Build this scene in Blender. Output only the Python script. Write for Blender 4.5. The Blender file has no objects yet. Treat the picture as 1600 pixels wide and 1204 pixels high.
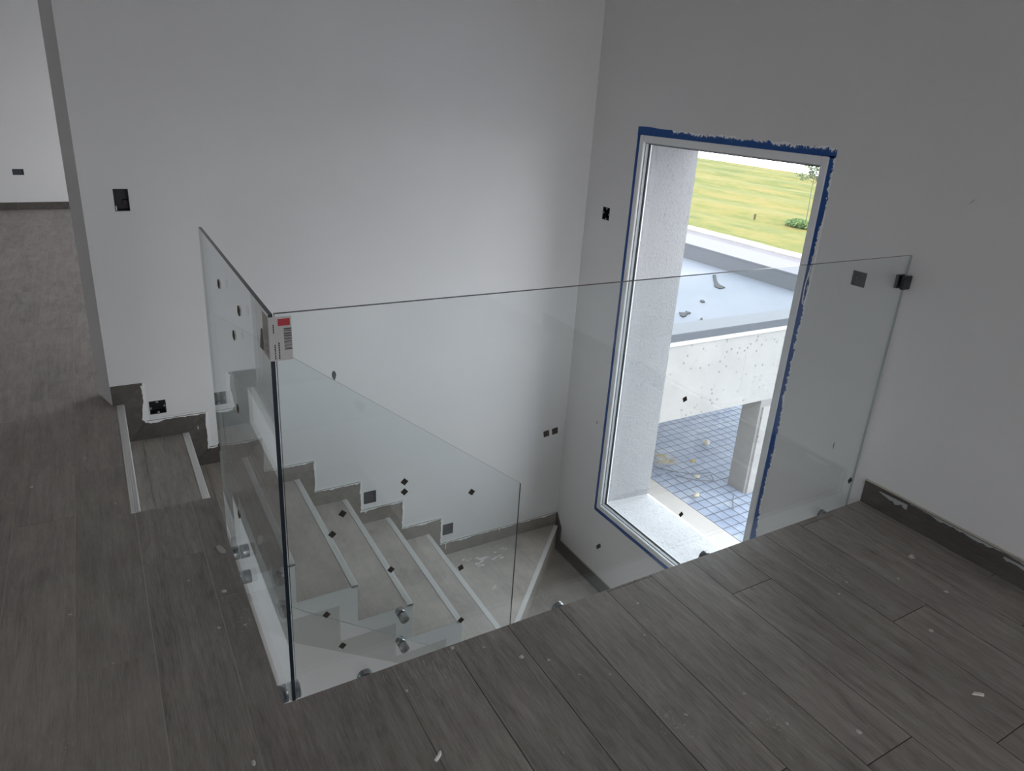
import bpy, bmesh, math, random
from mathutils import Vector, Matrix
random.seed(7)
S = bpy.context.scene
COL = S.collection

# ------------------------------------------------------------------ camera
cam_d = bpy.data.cameras.new('camera')
cam = bpy.data.objects.new('camera', cam_d); COL.objects.link(cam)
right = Vector((0.866119, -0.496322, 0.059183))
down = Vector((-0.126746, -0.332616, -0.934506))
fwd = Vector((0.483501, 0.801892, -0.350991))
M = Matrix((right, -down, -fwd)).transposed().to_4x4()
M.translation = Vector((-0.26494, -1.45966, 1.50247))
cam.matrix_world = M
cam_d.sensor_width = 36.0
cam_d.lens = 1105.25 / 1600 * 36
cam_d.shift_x = 3.8 / 1600
cam_d.shift_y = -37.6 / 1600
cam_d.clip_start = 0.02; cam_d.clip_end = 400
S.camera = cam

# ------------------------------------------------------------------ sky, exposure
SKY = 5.0
w = bpy.data.worlds.new('overcast_sky'); S.world = w; w.use_nodes = True
nt = w.node_tree; nt.nodes.clear()
out = nt.nodes.new('ShaderNodeOutputWorld'); bg = nt.nodes.new('ShaderNodeBackground')
geo = nt.nodes.new('ShaderNodeTexCoord'); sep = nt.nodes.new('ShaderNodeSeparateXYZ')
rmp = nt.nodes.new('ShaderNodeValToRGB')
rmp.color_ramp.elements[0].position = 0.0; rmp.color_ramp.elements[0].color = (0.97, 0.98, 1.0, 1)
rmp.color_ramp.elements[1].position = 0.9; rmp.color_ramp.elements[1].color = (0.87, 0.92, 1.0, 1)
nt.links.new(geo.outputs['Generated'], sep.inputs[0]); nt.links.new(sep.outputs['Z'], rmp.inputs[0])
nt.links.new(rmp.outputs[0], bg.inputs['Color']); bg.inputs['Strength'].default_value = SKY
nt.links.new(bg.outputs[0], out.inputs[0])
vs = S.view_settings
S.display_settings.display_device = 'sRGB'
vs.view_transform = 'Standard'; vs.look = 'None'; vs.gamma = 1.0; vs.use_curve_mapping = False
vs.exposure = 0.0
S.cycles.max_bounces = 14; S.cycles.diffuse_bounces = 8; S.cycles.glossy_bounces = 6
S.cycles.transparent_max_bounces = 40; S.cycles.transmission_bounces = 8

# ------------------------------------------------------------------ dimensions
R = 0.2; T = 0.2704; X0 = -0.2535; YI = 1.105; YW = 2.138; LB = 2.385; SK = 0.097; SW = 0.089
GX, GY = 0.042, 0.046
GT = 0.010               # glass thickness
GLT = 1.033              # glass top above floor
WY0, WY1, WZ0, WZ1 = 0.4946, 1.697, -1.016, 1.345    # window frame outside edges
CEIL = 3.1
ZG = -3.3
GZ = -3.2
def nx(k): return X0 + T * k

# ------------------------------------------------------------------ node helpers
def mat(name):
    m = bpy.data.materials.new(name); m.use_nodes = True
    return m, m.node_tree, m.node_tree.nodes['Principled BSDF']
def simple(name, col, rough=0.6, metal=0.0, spec=None):
    m, t, b = mat(name)
    b.inputs['Base Color'].default_value = (*col, 1); b.inputs['Roughness'].default_value = rough
    b.inputs['Metallic'].default_value = metal
    if spec is not None: b.inputs['Specular IOR Level'].default_value = spec
    return m
def pos(t):
    return t.nodes.new('ShaderNodeNewGeometry').outputs['Position']
def mapping(t, vec, scale=(1, 1, 1), loc=(0, 0, 0)):
    n = t.nodes.new('ShaderNodeMapping'); n.inputs['Scale'].default_value = scale; n.inputs['Location'].default_value = loc
    t.links.new(vec, n.inputs['Vector']); return n.outputs[0]
def noise(t, vec, scale, detail=4, rough=0.6, dist=0.0):
    n = t.nodes.new('ShaderNodeTexNoise'); n.inputs['Scale'].default_value = scale
    n.inputs['Detail'].default_value = detail; n.inputs['Roughness'].default_value = rough
    n.inputs['Distortion'].default_value = dist
    t.links.new(vec, n.inputs['Vector']); return n.outputs['Fac']
def ramp(t, fac, stops):
    n = t.nodes.new('ShaderNodeValToRGB'); e = n.color_ramp.elements
    e[0].position, e[0].color = stops[0][0], (*stops[0][1], 1)
    e[1].position, e[1].color = stops[-1][0], (*stops[-1][1], 1)
    for p_, c in stops[1:-1]:
        k = e.new(p_); k.color = (*c, 1)
    t.links.new(fac, n.inputs[0]); return n.outputs[0]
def mixc(t, fac, a, b, mode='MIX'):
    n = t.nodes.new('ShaderNodeMix'); n.data_type = 'RGBA'; n.blend_type = mode
    for i, v in ((0, fac), (6, a), (7, b)):
        if hasattr(v, 'links') or hasattr(v, 'is_linked'): t.links.new(v, n.inputs[i])
        elif i == 0: n.inputs[0].default_value = v
        else: n.inputs[i].default_value = (*v, 1)
    return n.outputs[2]
def math_(t, op, a, b=None):
    n = t.nodes.new('ShaderNodeMath'); n.operation = op
    for i, v in enumerate((a, b)):
        if v is None: continue
        if hasattr(v, 'links') or hasattr(v, 'is_linked'): t.links.new(v, n.inputs[i])
        else: n.inputs[i].default_value = v
    return n.outputs[0]
def bump(t, b, h, strength, dist):
    n = t.nodes.new('ShaderNodeBump'); n.inputs['Strength'].default_value = strength; n.inputs['Distance'].default_value = dist
    t.links.new(h, n.inputs['Height']); t.links.new(n.outputs[0], b.inputs['Normal'])

# ------------------------------------------------------------------ materials
def paint_mat(name, col, rough=0.75, smudge=0.5):
    m, t, b = mat(name); p_ = pos(t)
    big = noise(t, p_, 1.3, 3); fine = noise(t, p_, 160, 2); med = noise(t, p_, 7, 5)
    c = ramp(t, big, [(0.3, tuple(x * 0.96 for x in col)), (0.7, col)])
    dirt = ramp(t, med, [(0.60, (0, 0, 0)), (0.82, (1, 1, 1))])
    n = math_(t, 'MULTIPLY', dirt, 0.10 * smudge)
    c = mixc(t, n, c, tuple(x * 0.55 for x in col))
    t.links.new(c, b.inputs['Base Color']); b.inputs['Roughness'].default_value = rough
    b.inputs['Specular IOR Level'].default_value = 0.25
    bump(t, b, fine, 0.15, 0.001)
    return m
WALL = paint_mat('white_wall_paint', (0.80, 0.795, 0.80))
EDGEW = paint_mat('white_slab_paint', (0.80, 0.81, 0.82))

def plaster_mat(name, c0, c1):
    m, t, b = mat(name); p_ = pos(t)
    big = noise(t, p_, 2.5, 3); fine = noise(t, p_, 48, 5, 0.75)
    c = ramp(t, big, [(0.3, c0), (0.7, c1)])
    sp = noise(t, p_, 60, 2)
    c = mixc(t, math_(t, 'MULTIPLY', ramp(t, sp, [(0.60, (0, 0, 0)), (0.68, (1, 1, 1))]), 0.40), c, (0.16, 0.16, 0.17))
    t.links.new(c, b.inputs['Base Color']); b.inputs['Roughness'].default_value = 0.9
    bump(t, b, fine, 1.0, 0.008)
    return m
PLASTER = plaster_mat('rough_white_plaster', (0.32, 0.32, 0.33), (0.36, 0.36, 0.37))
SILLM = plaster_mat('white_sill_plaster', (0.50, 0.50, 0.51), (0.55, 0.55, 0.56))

def tile_mat(name, dust, base=((0.105, 0.094, 0.087), (0.385, 0.350, 0.322)), dustcol=(0.50, 0.455, 0.405), rough=0.42):
    m, t, b = mat(name)
    oi = t.nodes.new('ShaderNodeObjectInfo')
    comb = t.nodes.new('ShaderNodeCombineXYZ')
    t.links.new(math_(t, 'MULTIPLY', oi.outputs['Random'], 37.0), comb.inputs[0])
    t.links.new(math_(t, 'MULTIPLY', oi.outputs['Random'], 91.0), comb.inputs[1])
    va = t.nodes.new('ShaderNodeVectorMath'); va.operation = 'ADD'
    p_ = pos(t); t.links.new(p_, va.inputs[0]); t.links.new(comb.outputs[0], va.inputs[1])
    g1 = noise(t, mapping(t, va.outputs[0], (38, 2.4, 38)), 1.0, 6, 0.65, 0.6)
    g2 = noise(t, mapping(t, va.outputs[0], (190, 9, 190)), 1.0, 4, 0.7)
    g3 = noise(t, mapping(t, va.outputs[0], (9, 2.6, 9)), 1.0, 5, 0.65, 1.4)
    g4 = noise(t, mapping(t, va.outputs[0], (420, 26, 420)), 1.0, 3, 0.7)
    f = math_(t, 'ADD', math_(t, 'MULTIPLY', g1, 0.26), math_(t, 'ADD', math_(t, 'MULTIPLY', g2, 0.26), math_(t, 'ADD', math_(t, 'MULTIPLY', g3, 0.28), math_(t, 'MULTIPLY', g4, 0.20))))
    c = ramp(t, f, [(0.38, base[0]), (0.50, tuple((a + d) / 2 for a, d in zip(*base))), (0.63, base[1])])
    tint = noise(t, va.outputs[0], 5.0, 3)
    c = mixc(t, ramp(t, tint, [(0.4, (0, 0, 0)), (0.7, (0.55, 0.55, 0.55))]), c, (0.86, 0.80, 0.88), 'MULTIPLY')
    hv = math_(t, 'MULTIPLY_ADD', oi.outputs['Random'], 0.20); hv.node.inputs[2].default_value = 0.90
    hs = t.nodes.new('ShaderNodeHueSaturation'); t.links.new(c, hs.inputs['Color']); t.links.new(hv, hs.inputs['Value'])
    c = hs.outputs[0]
    pt = noise(t, mapping(t, va.outputs[0], (3.2, 1.3, 3.2)), 2.0, 6, 0.7, 1.0)
    c = mixc(t, ramp(t, pt, [(0.52, (0, 0, 0)), (0.72, (0.6, 0.6, 0.6))]), c, (0.62, 0.58, 0.58), 'MULTIPLY')
    d1 = noise(t, p_, 1.7, 5, 0.62, 0.4); d2 = noise(t, mapping(t, p_, (5, 3, 5)), 2.2, 6, 0.72)
    df = ramp(t, math_(t, 'ADD', math_(t, 'MULTIPLY', d1, 0.6), math_(t, 'MULTIPLY', d2, 0.4)), [(0.30, (0, 0, 0)), (0.78, (1, 1, 1))])
    dfac = math_(t, 'MULTIPLY_ADD', df, dust * 1.3); dfac.node.inputs[2].default_value = dust * 0.35
    c = mixc(t, dfac, c, dustcol)
    # chalky scuffs along the grain
    sc = noise(t, mapping(t, p_, (150, 14, 150)), 1.0, 3, 0.7)
    scm = noise(t, p_, 3.1, 3)
    sf = math_(t, 'MULTIPLY', ramp(t, sc, [(0.63, (0, 0, 0)), (0.75, (1, 1, 1))]), ramp(t, scm, [(0.52, (0, 0, 0)), (0.72, (1, 1, 1))]))
    c = mixc(t, math_(t, 'MULTIPLY', sf, 0.22), c, (0.58, 0.55, 0.52))
    t.links.new(c, b.inputs['Base Color'])
    rr = math_(t, 'MULTIPLY_ADD', dfac, 0.5); rr.node.inputs[2].default_value = rough
    t.links.new(rr, b.inputs['Roughness']); b.inputs['Specular IOR Level'].default_value = 0.35
    bump(t, b, f, 0.12, 0.002)
    return m
FLOORT = tile_mat('dark_wood_look_tile', 0.13)
DUSTT = tile_mat('dusty_wood_look_tile', 0.30)
STAIRT = tile_mat('dusty_stair_tile', 0.62, dustcol=(0.72, 0.665, 0.60))
LANDT = tile_mat('dusty_landing_tile', 0.66, dustcol=(0.72, 0.67, 0.60))
SKIRT = tile_mat('dark_skirting_tile', 0.06, base=((0.042, 0.038, 0.035), (0.135, 0.122, 0.110)), rough=0.5)
SKIRTS = tile_mat('dusty_skirting_tile', 0.35, base=((0.085, 0.077, 0.070), (0.23, 0.205, 0.185)), rough=0.5)

def grout_mat():
    m, t, b = mat('grout'); p_ = pos(t)
    s_ = t.nodes.new('ShaderNodeSeparateXYZ'); t.links.new(p_, s_.inputs[0])
    n = noise(t, p_, 2.0, 4)
    v = math_(t, 'ADD', s_.outputs['X'], math_(t, 'MULTIPLY', n, 0.6))
    c = ramp(t, v, [(0.20, (0.42, 0.385, 0.345)), (0.80, (0.030, 0.028, 0.026))])
    t.links.new(c, b.inputs['Base Color']); b.inputs['Roughness'].default_value = 0.9
    return m
GROUT = grout_mat()
WHITEP = simple('white_paint_smear', (0.88, 0.88, 0.88), 0.7)
CREAM = simple('cream_caulk_line', (0.52, 0.49, 0.42), 0.8)
BLACKP = simple('black_plastic', (0.012, 0.013, 0.018), 0.5)
SLATE = simple('slate_blank_cover', (0.055, 0.062, 0.075), 0.6)
NOSE = simple('nosing_aluminium', (0.74, 0.735, 0.72), 0.45, 0.0)
STEEL = simple('brushed_steel', (0.34, 0.35, 0.36), 0.24, 1.0)
DARKST = simple('dark_clamp_metal', (0.05, 0.055, 0.06), 0.35, 0.7)
FRAME = simple('aluminium_frame', (0.86, 0.88, 0.90), 0.3, 0.0, 0.7)
GASK = simple('black_gasket', (0.012, 0.012, 0.014), 0.6)
PAD = simple('dark_cork_pad', (0.028, 0.024, 0.020), 0.85)
PADB = simple('brown_cork_pad', (0.085, 0.058, 0.032), 0.85)
PLUG = simple('grey_rubber', (0.075, 0.09, 0.10), 0.5)
STICK = simple('sticker_paper', (0.50, 0.49, 0.49), 0.5)
STICKC = simple('sticker_back_paper', (0.66, 0.64, 0.60), 0.5)
INK = simple('sticker_ink', (0.02, 0.02, 0.022), 0.6)
REDP = simple('sticker_red', (0.42, 0.015, 0.03), 0.5)

def glass_mat(name, tint, ior=1.5):
    m = bpy.data.materials.new(name); m.use_nodes = True; t = m.node_tree; t.nodes.clear()
    o = t.nodes.new('ShaderNodeOutputMaterial'); tr = t.nodes.new('ShaderNodeBsdfTransparent'); tr.inputs[0].default_value = (*tint, 1)
    gl = t.nodes.new('ShaderNodeBsdfGlossy'); gl.inputs['Roughness'].default_value = 0.0; gl.inputs['Color'].default_value = (1, 1, 1, 1)
    fr = t.nodes.new('ShaderNodeFresnel'); g = t.nodes.new('ShaderNodeNewGeometry')
    i = math_(t, 'MULTIPLY_ADD', g.outputs['Backfacing'], 1.0 / ior - ior); i.node.inputs[2].default_value = ior
    t.links.new(i, fr.inputs['IOR'])
    mx = t.nodes.new('ShaderNodeMixShader')
    t.links.new(fr.outputs[0], mx.inputs[0]); t.links.new(tr.outputs[0], mx.inputs[1]); t.links.new(gl.outputs[0], mx.inputs[2])
    t.links.new(mx.outputs[0], o.inputs[0])
    return m
GLASS = glass_mat('balustrade_glass', (0.962, 0.980, 0.982))
WGLASS = glass_mat('window_glass', (0.98, 0.99, 0.99))
GEDGE = simple('polished_glass_edge', (0.010, 0.018, 0.030), 0.12)  # near-black look of inner reflection painted into the rim colour
GEDGEL = simple('lit_glass_edge', (0.36, 0.41, 0.40), 0.3)  # same rim made paler: refracted light put into the edge colour

def tape_mat():
    m, t, b = mat('blue_masking_tape'); p_ = pos(t)
    n1 = noise(t, p_, 70, 4, 0.8); n2 = noise(t, p_, 5, 3)
    a = t.nodes.new('ShaderNodeAttribute'); a.attribute_name = 'edge'
    f = math_(t, 'ADD', math_(t, 'MULTIPLY', n1, 0.8), math_(t, 'ADD', math_(t, 'MULTIPLY', n2, 0.6), math_(t, 'MULTIPLY', a.outputs['Fac'], 0.42)))
    fac = ramp(t, f, [(0.98, (0, 0, 0)), (1.06, (1, 1, 1))])
    c = mixc(t, fac, (0.014, 0.085, 0.32), (0.92, 0.93, 0.95))
    t.links.new(c, b.inputs['Base Color']); b.inputs['Roughness'].default_value = 0.7
    return m
TAPE = tape_mat()

def conc_mat(name, c0, c1, pits=True):
    m, t, b = mat(name); p_ = pos(t)
    n1 = noise(t, p_, 1.8, 6, 0.65, 0.3); n2 = noise(t, p_, 40, 3)
    c = ramp(t, n1, [(0.3, c0), (0.7, c1)])
    if pits:
        v = t.nodes.new('ShaderNodeTexVoronoi'); v.inputs['Scale'].default_value = 14.0; t.links.new(p_, v.inputs['Vector'])
        pm = ramp(t, v.outputs['Distance'], [(0.16, (1, 1, 1)), (0.24, (0, 0, 0))])
        mk = ramp(t, noise(t, p_, 2.2, 2), [(0.44, (0, 0, 0)), (0.54, (1, 1, 1))])
        c = mixc(t, math_(t, 'MULTIPLY', math_(t, 'MULTIPLY', pm, mk), 0.75), c, tuple(x * 0.35 for x in c0))
    t.links.new(c, b.inputs['Base Color']); b.inputs['Roughness'].default_value = 0.9
    bump(t, b, n2, 0.3, 0.004)
    return m
CONC = conc_mat('fair_faced_concrete', (0.325, 0.312, 0.295), (0.385, 0.372, 0.355))
CONC_SHADE = conc_mat('shaded_column_concrete', (0.24, 0.232, 0.22), (0.29, 0.282, 0.27), False)  # column tone darkened, its shaded side put into the colour
APRON = conc_mat('pale_apron_concrete', (0.46, 0.43, 0.40), (0.51, 0.48, 0.45), False)
CAPM = simple('grey_flashing', (0.115, 0.125, 0.14), 0.6)
CAPD = simple('dark_flashing', (0.085, 0.095, 0.11), 0.6)
DRIP = simple('white_drip_edge', (0.55, 0.54, 0.525), 0.6)
def membrane_mat():
    m, t, b = mat('pale_blue_roof_membrane'); p_ = pos(t)
    c = ramp(t, noise(t, p_, 1.1, 5, 0.6), [(0.3, (0.138, 0.158, 0.19)), (0.7, (0.178, 0.192, 0.222))])
    st = ramp(t, noise(t, mapping(t, p_, (1, 1, 1), (3.1, 0.4, 0)), 2.6, 5, 0.75, 1.0), [(0.67, (0, 0, 0)), (0.72, (1, 1, 1))])
    c = mixc(t, math_(t, 'MULTIPLY', st, 0.55), c, (0.07, 0.075, 0.085))
    t.links.new(c, b.inputs['Base Color']); b.inputs['Roughness'].default_value = 0.7
    return m
MEMB = membrane_mat()
def sheet_mat():
    m, t, b = mat('blue_plastic_sheet'); p_ = pos(t)
    n = noise(t, mapping(t, p_, (1, 2.2, 1)), 1.6, 6, 0.7, 0.5)
    c = ramp(t, n, [(0.3, (0.25, 0.30, 0.41)), (0.55, (0.36, 0.41, 0.51)), (0.72, (0.50, 0.53, 0.57))])
    t.links.new(c, b.inputs['Base Color']); b.inputs['Roughness'].default_value = 0.55
    bump(t, b, n, 0.4, 0.03)
    return m
SHEET = sheet_mat()
BAR = simple('steel_mesh_bar', (0.16, 0.17, 0.20), 0.7)
ROPE = simple('white_rope', (0.62, 0.64, 0.68), 0.8)
STONE = simple('pale_stone', (0.50, 0.45, 0.36), 0.9)
STRAW = simple('yellow_straw', (0.42, 0.34, 0.17), 0.9)
BARK = simple('grey_bark', (0.16, 0.155, 0.12), 0.9)
LEAF = simple('pale_green_leaf', (0.11, 0.15, 0.075), 0.7)
LEAFB = simple('bush_leaf', (0.10, 0.17, 0.045), 0.7)
def lawn_mat():
    m, t, b = mat('summer_lawn'); p_ = pos(t)
    n1 = noise(t, mapping(t, p_, (0.50, 0.09, 1)), 1.0, 5, 0.7, 0.8); n2 = noise(t, mapping(t, p_, (1.5, 0.42, 1)), 1.0, 6, 0.8); n3 = noise(t, p_, 3, 4)
    f = math_(t, 'ADD', math_(t, 'MULTIPLY', n1, 0.42), math_(t, 'ADD', math_(t, 'MULTIPLY', n2, 0.40), math_(t, 'MULTIPLY', n3, 0.18)))
    c = ramp(t, f, [(0.36, (0.050, 0.070, 0.006)), (0.43, (0.078, 0.100, 0.009)), (0.48, (0.112, 0.122, 0.014)), (0.54, (0.168, 0.145, 0.026)), (0.62, (0.195, 0.148, 0.042))])
    t.links.new(c, b.inputs['Base Color']); b.inputs['Roughness'].default_value = 0.95
    bump(t, b, n2, 0.5, 0.06)
    return m
LAWN = lawn_mat()
ROAD = conc_mat('pale_asphalt', (0.135, 0.127, 0.140), (0.165, 0.154, 0.167), False)
KERB = simple('pale_kerb_stone', (0.36, 0.345, 0.32), 0.9)
GROUND = simple('bare_ground', (0.22, 0.21, 0.18), 0.95)

# ------------------------------------------------------------------ object helpers
def link(name, me, m, parent=None, kind=None):
    o = bpy.data.objects.new(name, me); COL.objects.link(o)
    if m is not None and not me.materials: me.materials.append(m)
    if parent is not None: o.parent = parent
    if kind: o['kind'] = kind
    return o
def thing(name, label, cat, group=None, loc=(0, 0, 0)):
    o = bpy.data.objects.new(name, None); COL.objects.link(o); o.location = loc; o.empty_display_size = 0.1
    o['label'] = label; o['category'] = cat
    if group: o['group'] = group
    return o
def tag(o, label, cat, group=None):
    o['label'] = label; o['category'] = cat
    if group: o['group'] = group
    return o
def struct(name, label=None):
    o = bpy.data.objects.new(name, None); COL.objects.link(o); o['kind'] = 'structure'
    if label: o['label'] = label
    return o
def add_box(bm, x0, x1, y0, y1, z0, z1, mi=0):
    v = [bm.verts.new(c) for c in ((x0, y0, z0), (x1, y0, z0), (x1, y1, z0), (x0, y1, z0), (x0, y0, z1), (x1, y0, z1), (x1, y1, z1), (x0, y1, z1))]
    for f in ((3, 2, 1, 0), (4, 5, 6, 7), (0, 1, 5, 4), (1, 2, 6, 5), (2, 3, 7, 6), (3, 0, 4, 7)):
        bm.faces.new([v[i] for i in f]).material_index = mi
    return v
def fin(bm, name, m, parent=None, kind=None, smooth=False):
    bmesh.ops.recalc_face_normals(bm, faces=bm.faces[:])
    me = bpy.data.meshes.new(name)
    if smooth:
        for f in bm.faces: f.smooth = True
    bm.to_mesh(me); bm.free()
    for x in (m if isinstance(m, (list, tuple)) else [m]): me.materials.append(x)
    return link(name, me, None, parent, kind)
def box(name, m, b, parent=None, kind=None, bev=0.0):
    bm = bmesh.new(); add_box(bm, *b)
    if bev: bmesh.ops.bevel(bm, geom=bm.edges[:], offset=bev, segments=2, affect='EDGES', profile=0.6)
    return fin(bm, name, m, parent, kind)
def add_prism(bm, pts, axis, a, b):
    """extrude a 2-D outline along an axis (0,1,2) from a to b"""
    def co(u, v, q):
        return (q, u, v) if axis == 0 else (u, q, v) if axis == 1 else (u, v, q)
    lo = [bm.verts.new(co(u, v, a)) for u, v in pts]; hi = [bm.verts.new(co(u, v, b)) for u, v in pts]
    n = len(pts)
    f1 = bm.faces.new(lo); f2 = bm.faces.new(hi[::-1])
    for i in range(n): bm.faces.new((lo[i], lo[(i + 1) % n], hi[(i + 1) % n], hi[i]))
def prism(name, m, pts, axis, a, b, parent=None, kind=None, bev=0.0):
    bm = bmesh.new(); add_prism(bm, pts, axis, a, b)
    if bev: bmesh.ops.bevel(bm, geom=bm.edges[:], offset=bev, segments=1, affect='EDGES')
    return fin(bm, name, m, parent, kind)
def add_lathe(bm, prof, c, d, seg=24):
    """profile [(radius, along)] turned about direction d from point c"""
    d = Vector(d).normalized(); u = d.orthogonal().normalized(); v = d.cross(u); c = Vector(c); rings = []
    for r, h in prof:
        rings.append([bm.verts.new(c + d * h + (u * math.cos(2 * math.pi * i / seg) + v * math.sin(2 * math.pi * i / seg)) * r) for i in range(seg)])
    for a, b in zip(rings, rings[1:]):
        for i in range(seg): bm.faces.new((a[i], a[(i + 1) % seg], b[(i + 1) % seg], b[i]))
    bm.faces.new(rings[0][::-1]); bm.faces.new(rings[-1])
def add_tube(bm, pts, r, seg=6):
    for a, b in zip(pts, pts[1:]):
        a = Vector(a); b = Vector(b); add_lathe(bm, [(r, 0), (r, (b - a).length)], a, b - a, seg)
def holed(name, m, axis, u0, u1, v0, v1, d0, d1, holes, kind='structure', parent=None):
    """wall slab with rectangular through holes; axis is the wall normal; u,v the other two axes"""
    us = sorted({u0, u1, *[h[0] for h in holes], *[h[1] for h in holes]}); vs_ = sorted({v0, v1, *[h[2] for h in holes], *[h[3] for h in holes]})
    us = [x for x in us if u0 <= x <= u1]; vs_ = [x for x in vs_ if v0 <= x <= v1]
    def solid(i, j):
        if not (0 <= i < len(us) - 1 and 0 <= j < len(vs_) - 1): return False
        cu = (us[i] + us[i + 1]) / 2; cv = (vs_[j] + vs_[j + 1]) / 2
        return not any(h[0] < cu < h[1] and h[2] < cv < h[3] for h in holes)
    bm = bmesh.new(); cache = {}
    def V(i, j, d):
        k = (i, j, d)
        if k not in cache:
            u, v = us[i], vs_[j]; q = d1 if d else d0
            cache[k] = bm.verts.new((q, u, v) if axis == 0 else (u, q, v))
        return cache[k]
    for i in range(len(us) - 1):
        for j in range(len(vs_) - 1):
            if not solid(i, j): continue
            for d in (0, 1): bm.faces.new((V(i, j, d), V(i + 1, j, d), V(i + 1, j + 1, d), V(i, j + 1, d)))
            for (di, dj, a, b) in ((-1, 0, (i, j), (i, j + 1)), (1, 0, (i + 1, j), (i + 1, j + 1)), (0, -1, (i, j), (i + 1, j)), (0, 1, (i, j + 1), (i + 1, j + 1))):
                if not solid(i + di, j + dj): bm.faces.new((V(*a, 0), V(*b, 0), V(*b, 1), V(*a, 1)))
    return fin(bm, name, m, parent, kind)

# ------------------------------------------------------------------ walls
BOX_A = (-0.178, -0.119, 0.921, 1.018); BOX_B = (-0.146, -0.072, -0.076, -0.006)
BOX_C = (0.936, 1.014, -0.870, -0.788); BOX_D = (1.468, 1.547, -1.248, -1.167)
BOX_E = (1.898, 1.963, 0.842, 0.916); BOX_F = (0.214, 0.275, 0.863, 0.923)
BOX_G = (-0.967, -0.864, 0.375, 0.438)
wb = holed('wall_back', WALL, 1, -0.302, LB, GZ, CEIL, YW, YW + 0.172, [BOX_A, BOX_B, BOX_C, BOX_D])
for v in wb.data.vertices:                        # the wall end is cut at a slant
    if abs(v.co.x + 0.302) < 1e-5 and v.co.y > YW + 0.1: v.co.x = -0.352
wb['label'] = 'white painted stair wall behind the steps, with a slanted end'
ww = holed('wall_right', WALL, 0, -4.6, 8.2, GZ, CEIL, LB, LB + 0.435, [(WY0, WY1, WZ0, WZ1), BOX_E, BOX_F, (3.3, 7.4, 0.15, 2.3)])  # last hole is unseen, added to bring daylight into the left room
ww['label'] = 'white painted window wall on the right'
wf = holed('wall_far', WALL, 1, -5.6, LB, GZ, CEIL, 8.075, 8.275, [BOX_G])
holed('wall_left', WALL, 0, -4.6, 8.2, GZ, CEIL, -5.8, -5.6, [(-4.0, 1.5, -3.1, -1.5)])  # unseen opening, added to light the stairwell from the lower level
holed('wall_front', WALL, 1, -5.6, LB, GZ, CEIL, -4.8, -4.6, [(-1.9, -0.9, 0.0, 2.1), (0.45, 2.1, 0.0, 2.05), (-3.0, 0.5, -3.1, -1.9)])  # unseen openings behind the camera, shaped for the daylight they let in
box('ceiling', WALL, (-5.6, LB, -4.6, 8.075, CEIL, CEIL + 0.2), kind='structure')

MARK = simple('pencil_mark', (0.10, 0.10, 0.105), 0.8)
def wall_mark(parent, pts):
    bm = bmesh.new(); bm.faces.new([bm.verts.new((LB - 0.0008, y, z)) for y, z in pts]); fin(bm, 'scuff_mark', MARK, parent)
wall_mark(ww, [(0.1765, 0.186), (0.1795, 0.186), (0.1815, 0.165), (0.1765, 0.148), (0.1760, 0.165)])
wall_mark(ww, [(-0.096, 1.246), (-0.108, 1.262), (-0.1092, 1.261), (-0.0972, 1.245)])
wall_mark(ww, [(1.79, -0.425), (1.796, -0.425), (1.797, -0.446), (1.791, -0.447)])

# ------------------------------------------------------------------ upper floor: slab and single planks
fl = struct('floor', 'dark wood-look plank floor of the upper landing, dusty and spotted with plaster')
outline = [(-5.6, -4.6), (LB, -4.6), (LB, 0.0), (0.0, 0.0), (0.0, YI - 0.002), (X0, YI - 0.002), (X0, YW), (LB, YW), (LB, 8.075), (-5.6, 8.075)]
def floor_slab(name, m, z0, z1, lip=0.0):
    bm = bmesh.new()
    for b in ((-5.6, X0, -4.6, 8.075), (X0, 0.0, -4.6, YI - 0.002), (0.0, LB, -4.6, 0.0), (X0, LB, YW + 0.172, 8.075)):
        add_box(bm, b[0], b[1] , b[2], b[3], z0, z1)
    return fin(bm, name, m, fl)
floor_slab('slab', EDGEW, -0.30, -0.0125)
floor_slab('grout_bed', GROUT, -0.0125, -0.0008)
PW, PL = 0.1873, 1.157
known = {-3: 0.95, -2: 1.165, -1: 0.334, 0: 0.761, 1: 0.494, 9: 0.957, 8: 0.332, 10: 0.215}
# column c spans x from -0.083 + (c-1)*PW
cuts = []   # floor rectangles that planks are clipped to
RECTS = [(-2.4, X0 - 0.034, YI - 0.002, 8.07), (-2.4, 0.0, -1.25, YI - 0.002), (0.0, LB - 0.011, -1.25, 0.0)]
G = 0.0013
for c in range(-12, 15):
    xa = -0.083 + (c - 1) * PW; xb = xa + PW
    off = known.get(c, random.uniform(0, PL)) % PL
    k = math.floor((-1.25 - off) / PL)
    while off + k * PL < 8.07:
        ya = off + k * PL; yb = ya + PL; k += 1
        parts = []
        for r in RECTS:
            x0_, x1_, y0_, y1_ = max(xa + G, r[0]), min(xb - G, r[1]), max(ya + G, r[2]), min(yb - G, r[3])
            if x1_ - x0_ > 0.006 and y1_ - y0_ > 0.006: parts.append((x0_, x1_, y0_, y1_))
        if not parts: continue
        z = random.uniform(-0.0004, 0.0003)
        bm = bmesh.new()
        for q in parts:
            add_box(bm, *q, -0.0115, z)
        fin(bm, 'floor_plank', DUSTT if (xb < -0.25 or ya > 0.9) else FLOORT, fl)
far_plain = bmesh.new()                           # the rest of the floor, out of view
add_box(far_plain, -5.6, -2.4 - G, -4.6, 8.07, -0.0115, 0); add_box(far_plain, -2.4, LB, -4.6, -1.25 - G, -0.0115, 0)
fin(far_plain, 'floor_field', FLOORT, fl)
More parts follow.
